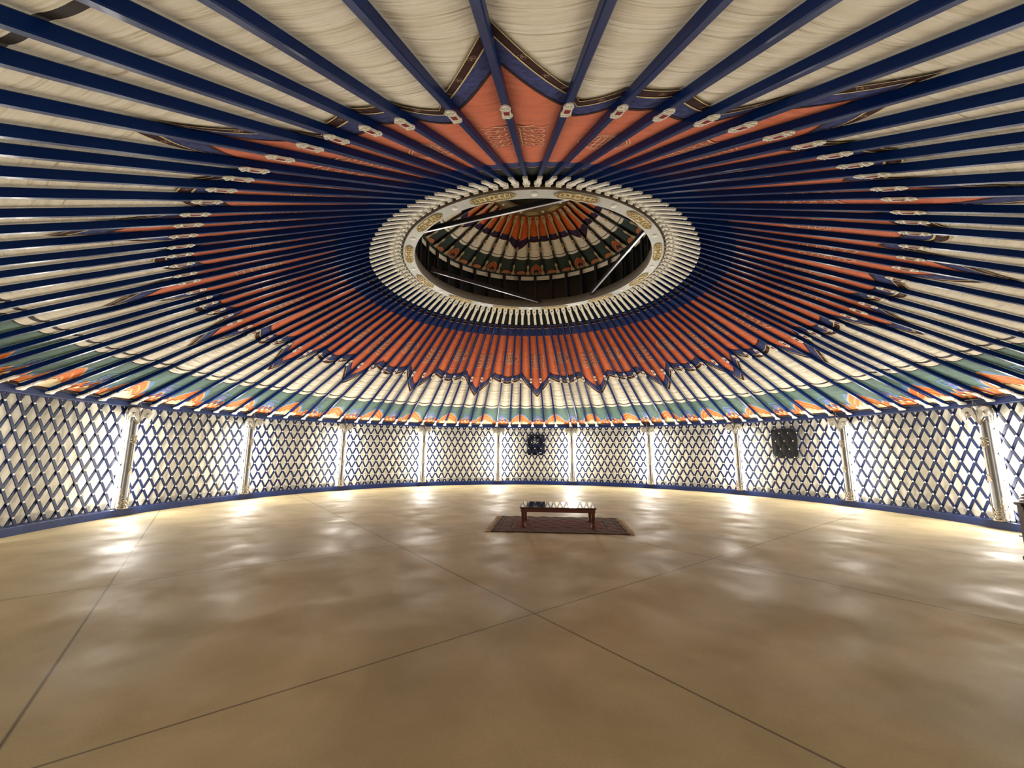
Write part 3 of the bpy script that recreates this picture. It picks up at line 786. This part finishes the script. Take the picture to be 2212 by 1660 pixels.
# ------------------------------------------------------------------ silver columns
def col_parts(root):
    b = MB(); b.lathe([(.118,.157),(.118,.20),(.104,.22),(.1,.26),(.1,2.22),(.108,2.25),(.1,2.28),(.112,2.42),(.15,2.56),(.15,2.578),(0,2.578)], 28, 0)
    b.build('shaft', M['silver'], root)
    b = MB()
    for sx in (-1, 1):
        for k in range(4):
            o = .026*k
            pts = [(sx*(.012 + .3*o), -.118, 2.20 + o*.5)]
            pts += [(sx*(.03 + .9*o), -.13, 2.36), (sx*(.06 + o), -.135, 2.46 - .2*o)]
            for i in range(15):
                t = i/14; aa = PI*.80 - t*(PI*1.55 + .25*k); rr = (.125 - .024*k)*(1 - .28*t)
                pts.append((sx*(.175 + rr*cos(aa)), -.135 - .012*sin(PI*t), 2.43 + rr*sin(aa)*.95))
            n_ = len(pts); b.tube(pts, .016, 6, 0, rads=[.010 + .010*sin(PI*min(1, .15 + i/n_*.85)) for i in range(n_)])
        b.lathe([(0,2.36),(.03,2.37),(.043,2.40),(.03,2.43),(0,2.44)], 12, 0, cx=sx*.175, cy=-.13)
        # hanging curl below the horn
        b.tube([(sx*(.262 + .030*sin(i/9*PI)), -.12, 2.49 - .31*i/9) for i in range(10)], .02, 6, 0, rads=[.020 + .010*sin(i/9*PI) - .0012*i for i in range(10)])
        b.tube([(sx*(.225 + .035*sin(i/7*PI)), -.145, 2.38 - .20*i/7) for i in range(8)], .02, 6, 0, rads=[.018 - .0015*i for i in range(8)])
    for pts in ([(-.09,2.30),(-.05,2.24),(0,2.17),(.05,2.24),(.09,2.30)], [(-.06,2.32),(-.02,2.27),(0,2.23),(.02,2.27),(.06,2.32)]):
        b.tube([(x, -.112 + abs(x)*.35, z) for x, z in pts], .013, 6)
    b.tube([(0, -.122, z) for z in (2.2, 2.3, 2.4, 2.5, 2.56)], .014, 6)
    b.build('scroll_capital', M['silver_o'], root)
    def on(x, z, d=.006):      # point on the front of the shaft
        a = max(-1.45, min(1.45, x/.1)); return ((.1 + d)*sin(a), -(.1 + d)*cos(a), z)
    b = MB()
    for sx in (-1, 1):
        for z0 in (1.86, 1.79, 1.72): b.tube([on(x, z) for x, z in spiral(sx*.035, z0, .036, .012, 0, 6.6, 14, sx)], .009, 5)
    b.tube([on(x, z, .010) for x, z in spiral(0, 1.79, .03, .03, 0, 2*PI, 14)], .010, 5)
    b.box(-.03, .03, -.118, -.095, 1.655, 1.685, 0, .006)
    b.box(-.016, .016, -.115, -.095, 1.12, 1.66, 0, .005)
    for sx in (-1, 1): b.tube([on(x, z) for x, z in spiral(sx*.022, 1.10, .026, .01, 0, 6, 12, sx)], .008, 5)
    f = lambda x, z, d: on(x, z, d)
    b.prism([(-.02,1.07),(.02,1.07),(.045,.97),(-.045,.97)], .0, .02, f)
    b.build('hanging_ornament', M['gilt'], root)
    b = MB()
    rnd = random.Random(3)
    for z0 in (.20, .29, .38, .47):
        for x in (-.12, -.06, 0, .06, .12):
            if z0 > .35 and abs(x) < .05: continue
            if z0 > .45 and abs(x) < .1: continue
            s = rnd.choice((-1, 1)); b.tube([on(u, v, .010) for u, v in spiral(x, z0 + rnd.uniform(-.01,.01), .042, .012, 0, 5.8, 12, s)], .010, 5)
    for sx in (-1, 1):
        b.tube([on(sx*(.135 - .02*abs(sin(i*1.1))), .18 + .46*i/10, .014) for i in range(11)], .013, 5)
    b.tube([on(.145*(2*i/12 - 1), .175, .014) for i in range(13)], .016, 5)
    b.build('base_ornament', M['gilt'], root)
    for sx in (-1, 1):
        b = MB(); x, y = sx*.140, .065
        b.tube([(x, y, .20), (x, y, 1.3), (x, y, 2.40)], .020, 10)
        t = b.build('light_tube', M['led'], root); t['label'] = 'glowing white light tube'
        b = MB()
        for z in (.175, 2.42): b.lathe([(0,z-.02),(.026,z-.02),(.026,z+.02),(0,z+.02)], 10, 0, cx=x, cy=y)
        b.box(x - .012, x + .012, y + .022, y + .033, .17, 2.44, 0)
        b.build('tube_holder', M['white'], t)
    b = MB()
    b.tube([(-.02,-.11,2.50),(-.05,-.13,2.60),(-.02,-.14,2.68),(-.08,-.13,2.75)], .004, 4); b.tube([(.06,-.11,2.52),(.01,-.135,2.62),(-.04,-.14,2.66),(-.05,-.13,2.74)], .004, 4)
    b.build('wire', M['wire'], root)
col0 = None
for k, a in enumerate(COLUMN_AZ):
    m = Matrix.Translation((9.77*sin(R_(a)), 9.77*cos(R_(a)), 0)) @ Matrix.Rotation(-R_(a), 4, 'Z')
    if col0 is None: col0 = empty('silver_column', m); col_parts(col0); o = col0
    else: o = copy_tree(col0); o.matrix_world = m
    extra = {0: 'leftmost', 9: 'rightmost'}.get(k, ordinal(k + 1) + ' from the left')
    note = {4: ', just left of the exhaust fan', 5: ', just right of the exhaust fan', 7: ', just left of the black vent cover', 8: ', just right of the black vent cover'}.get(k, '')
    tag(o, 'silver wall column with scroll capital and light tubes, %s%s' % (extra, note), 'column', 'silver columns along the wall')

# added unseen wash lamps by every column, boosting the tubes' light on the wall
for i in range(18):
    a = 7.4198 + 20*(i - 4.5)
    for sx in (-1, 1):
        ld = bpy.data.lights.new('wall_wash_fill', 'AREA'); ld.shape = 'RECTANGLE'; ld.size = .05; ld.size_y = 2.1
        ld.energy = WASH*(1.0 if i < 10 else .45); ld.color = LEDC
        lo = bpy.data.objects.new('wall_wash_fill', ld); COL.objects.link(lo)
        out = Vector((sin(R_(a)), cos(R_(a)), 0)); tan = Vector((cos(R_(a)), -sin(R_(a)), 0))
        d = (out*.42 + tan*sx*.91).normalized()
        zax = -d; yax = Vector((0,0,1)); xax = yax.cross(zax)
        mm = Matrix((xax, yax, zax)).transposed().to_4x4(); mm.translation = out*9.44 + tan*sx*.30 + Vector((0,0,1.32)); lo.matrix_world = mm

for i in range(10):  # unseen inward fill lamps, added to brighten floor and roof
    a = R_(7.4198 + 20*(i - 4.5))
    ld = bpy.data.lights.new('inward_fill', 'AREA'); ld.shape = 'RECTANGLE'; ld.size = .30; ld.size_y = 2.1
    ld.energy = 31; ld.color = LEDC
    lo = bpy.data.objects.new('inward_fill', ld); COL.objects.link(lo)
    out = Vector((sin(a), cos(a), 0)); yax = Vector((0,0,1)); xax = yax.cross(out)
    mm = Matrix((xax, yax, out)).transposed().to_4x4(); mm.translation = out*9.60 + Vector((0,0,1.32)); lo.matrix_world = mm

# ------------------------------------------------------------------ exhaust fan and vent cover behind the lattice
def rrect(w, h, r, n=5):
    pts = []
    for cx, cy, a0 in ((w/2-r, h/2-r, 0), (-w/2+r, h/2-r, PI/2), (-w/2+r, -h/2+r, PI), (w/2-r, -h/2+r, 1.5*PI)):
        pts += [(cx + r*cos(a0 + PI/2*i/n), cy + r*sin(a0 + PI/2*i/n)) for i in range(n+1)]
    return pts
def at_wall(r, deg, z): return Matrix.Translation((r*sin(R_(deg)), r*cos(R_(deg)), z)) @ Matrix.Rotation(-R_(deg), 4, 'Z')
fan = empty('exhaust_fan', at_wall(9.93, 7.75, 1.32), 'square black exhaust fan with pale blades set behind the lattice on the far wall', 'fan')
f = lambda a, b2, d: (a, d, b2 + .485)
b = MB()
OUT = rrect(.84, .97, .10); fx0, fx1, fz0, fz1 = -.34, .24, .385, .86
# front plate as a frame around the opening
b.box(-.41, fx0, .0, .03, .12, .87, 0, .01); b.box(fx1, .41, 0, .03, .12, .87, 0, .01)
b.box(-.41, .41, 0, .03, .86, .965, 0, .03); b.build('frame', M['blackp'], fan)
b = MB()
b.prism([(fx0,fz0),(fx1,fz0),(fx1,fz1),(fx0,fz1)], .085, .09, lambda a, b2, d: (a, d, b2))
for (xa, xb_, za, zb) in ((fx0,fx0+.01,fz0,fz1),(fx1-.01,fx1,fz0,fz1),(fx0,fx1,fz0,fz0+.01),(fx0,fx1,fz1-.01,fz1)): b.box(xa, xb_, .0, .09, za, zb, 0)
rg_ = [(-.05 + .24*cos(2*PI*i/28), .05, .625 + .225*sin(2*PI*i/28)) for i in range(28)]; b.tube(rg_, .012, 5, closed=True)
b.build('housing', M['blackp'], fan)
b = MB()
for k in range(5):
    a = PI/2 + .2 + 2*PI*k/5; ca, sa = cos(a), sin(a)
    pl = [(.045,-.02),(.12,-.045),(.19,-.04),(.205,.0),(.19,.035),(.12,.035),(.045,.02)]
    b.prism([(x*ca - y*sa, x*sa + y*ca) for x, y in pl], .040, .046, lambda u, v, d: (-.05 + u, d + .05*(u*sa*-1 + v*ca)*.6, .625 + v))
bl = b.build('fan_blades', M['blade'], fan)
b = MB(); b.lathe([(0,-.03),(.035,-.03),(.045,-.01),(.045,.02)], 14, 0); hb = b.build('hub', M['white'], fan); hb.location = (-.05, .045, .625); hb.rotation_euler = (-PI/2, 0, 0)
b = MB(); low = [(x, y) for x, y in rrect(.82, .50, .09)]
b.prism(low, .004, .035, lambda a, b2, d: (a, d + .006*sin(a*14), b2 + .255)); b.build('lower_cover', M['black'], fan)
b = MB(); b.box(.13, .26, -.006, .004, .10, .135, 0); b.prism([(.045,.135),(.085,.135),(.065,.105)], -.006, .004, lambda a, b2, d: (a, d, b2)); t = b.build('sticker', M['white'], fan); t['label'] = 'small white sticker'
vent = empty('vent_cover', at_wall(9.866, 66.65, 1.34), 'black quilted vent cover behind the lattice near the right wall', 'vent cover')
rows = []
nn = 40
for i in range(nn + 1):
    row = []
    for j in range(nn + 1):
        u = 2*j/nn - 1; v = 2*i/nn - 1
        x, z = u*.405, v*.485
        k = max(abs(u), abs(v)); e = (abs(u)**7 + abs(v)**7)**(1/7)
        if e > 1e-6 and k > 1e-6: x, z = x*(k/e)**1.0, z*(k/e)**1.0
        qu = (x + R_(66.65 - 67.4198)*RL)/W2; qv = (ZT - (z + 1.83))/G - .5
        quilt = abs(sin(PI*(qu + qv + 1)/2))*abs(sin(PI*(qu - qv + 1)/2))
        row.append((x, -.034*quilt*(1 - k**6) + .004*k**8, z + .49))
    rows.append(row)
b = MB(); b.grid(rows, 0, True); b.build('quilted_cloth', M['black'], vent)
b = MB(); pr = rrect(.83, .99, .09); b.tube([(x, .0, z + .49) for x, z in pr], .011, 6, closed=True); b.build('edge_binding', M['blackp'], vent)

# ------------------------------------------------------------------ low table and rug
rot = R_(-9.5)
rug = empty('rug', Matrix.Translation((.52,-.33,0)) @ Matrix.Rotation(rot, 4, 'Z'), 'red-brown patterned rug with pale fringed ends under the low table', 'rug')
b = MB(); nx, ny = 40, 26
top = [[(-1.33 + 2.66*i/nx, -.93 + 1.86*j/ny + .008*sin(i*.9), .012 + .004*sin(i*1.3 + j) + .003*sin(j*1.7)) for i in range(nx + 1)] for j in range(ny + 1)]
b.grid(top, 0, True); bot = [[(x, y, .001) for x, y, z in (top[0] if e == 0 else top[-1])] for e in (0, 1)]
b.grid([top[0], bot[0]], 0, False); b.grid([bot[1], top[-1]], 0, False)
for c in (0, -1): b.grid([[r[c] for r in top], [(r[c][0], r[c][1], .001) for r in top]], 0, False)
b.build('pile', M['rug'], rug)
for sx in (-1, 1):
    b = MB()
    for k in range(62):
        y = -.92 + 1.84*k/61; L_ = .12 + random.uniform(-.02, .03); dy = random.uniform(-.03, .03)
        b.tube([(sx*1.32, y, .009), (sx*(1.32 + L_*.5), y + dy*.4, .010), (sx*(1.32 + L_), y + dy, .005)], .006, 4)
    b.build('fringe', M['fringe'], rug)
tb = empty('low_table', Matrix.Translation((.50,-.36,.018)) @ Matrix.Rotation(rot, 4, 'Z'), 'low red-brown wooden table with a mirror-glossy top standing on the rug', 'table')
b = MB(); b.box(-.785, .785, -.47, .47, .385, .403, 0, .005); b.build('tabletop', [M['top']], tb)
b = MB()
for y in (-.42, .42): b.box(-.76, .76, y - .012, y + .012, .298, .385, 0, .003)
for x in (-.75, .75): b.box(x - .012, x + .012, -.42, .42, .298, .385, 0, .003)
b.box(-.78, .78, -.46, .46, .372, .384, 0, .004)
b.build('apron', M['wood'], tb)
for sx in (-1, 1):
    for sy in (-1, 1):
        b = MB(); x, y = sx*.715, sy*.385
        rows = []
        for z, h in ((.372,.036),(.25,.034),(.09,.027),(.05,.030),(.03,.040),(.0,.042)):
            rows.append([(x - h, y - h, z), (x + h, y - h, z), (x + h, y + h, z), (x - h, y + h, z)])
        b.grid(rows, 0, False, close=True); b.add(rows[-1], [(0,1,2,3)], 0); b.build('leg', M['wood'], tb)

# ------------------------------------------------------------------ things at the right edge
ps = empty('wooden_post_stand', Matrix.Translation((6.95,-3.73,0)) @ Matrix.Rotation(R_(-42), 4, 'Z'), 'dark brown wooden post stand with a ringed grey finial cut off by the right edge', 'stand')
b = MB(); b.box(-.17, .17, -.17, .17, .0, .06, 0, .01); b.box(-.14, .14, -.14, .14, .06, .80, 0, .008); b.box(-.165, .165, -.165, .165, .80, .84, 0, .01); b.build('body', M['darkwood'], ps)
b = MB(); b.lathe([(.15,.84),(.16,.86),(.14,.88),(.10,.89),(.13,.905),(.13,.925),(.09,.935),(.115,.95),(.115,.97),(.06,.985),(.07,1.005),(0,1.03)], 20, 0); b.build('finial', M['silver'], ps)
pt = empty('planter', Matrix.Translation((9.34,-2.10,0)), 'white tapered planter by the wall at the right edge behind the dark post stand', 'planter')
b = MB(); b.lathe([(0,.02),(.11,.02),(.13,.06),(.20,.50),(.225,.51),(.225,.55),(.20,.55),(.18,.50),(0,.48)], 28, 0); b.build('pot', M['white'], pt)
b = MB(); b.box(-.26, .24, -.17, .17, 0, .02, 0, .004); b.build('base_plate', M['dark'], pt)

# ------------------------------------------------------------------ world and render look
w = bpy.data.worlds.new('night'); scene.world = w; w.use_nodes = True
w.node_tree.nodes['Background'].inputs[0].default_value = (.01,.012,.02,1); w.node_tree.nodes['Background'].inputs[1].default_value = .3
scene.view_settings.view_transform = 'Standard'; scene.view_settings.look = 'None'; scene.view_settings.exposure = 1.62
cy = scene.cycles
cy.use_denoising = True; cy.max_bounces = 7; cy.diffuse_bounces = 5; cy.glossy_bounces = 3; cy.use_adaptive_sampling = True; cy.adaptive_threshold = .03
cy.sample_clamp_indirect = 6.0; cy.caustics_reflective = False; cy.caustics_refractive = False
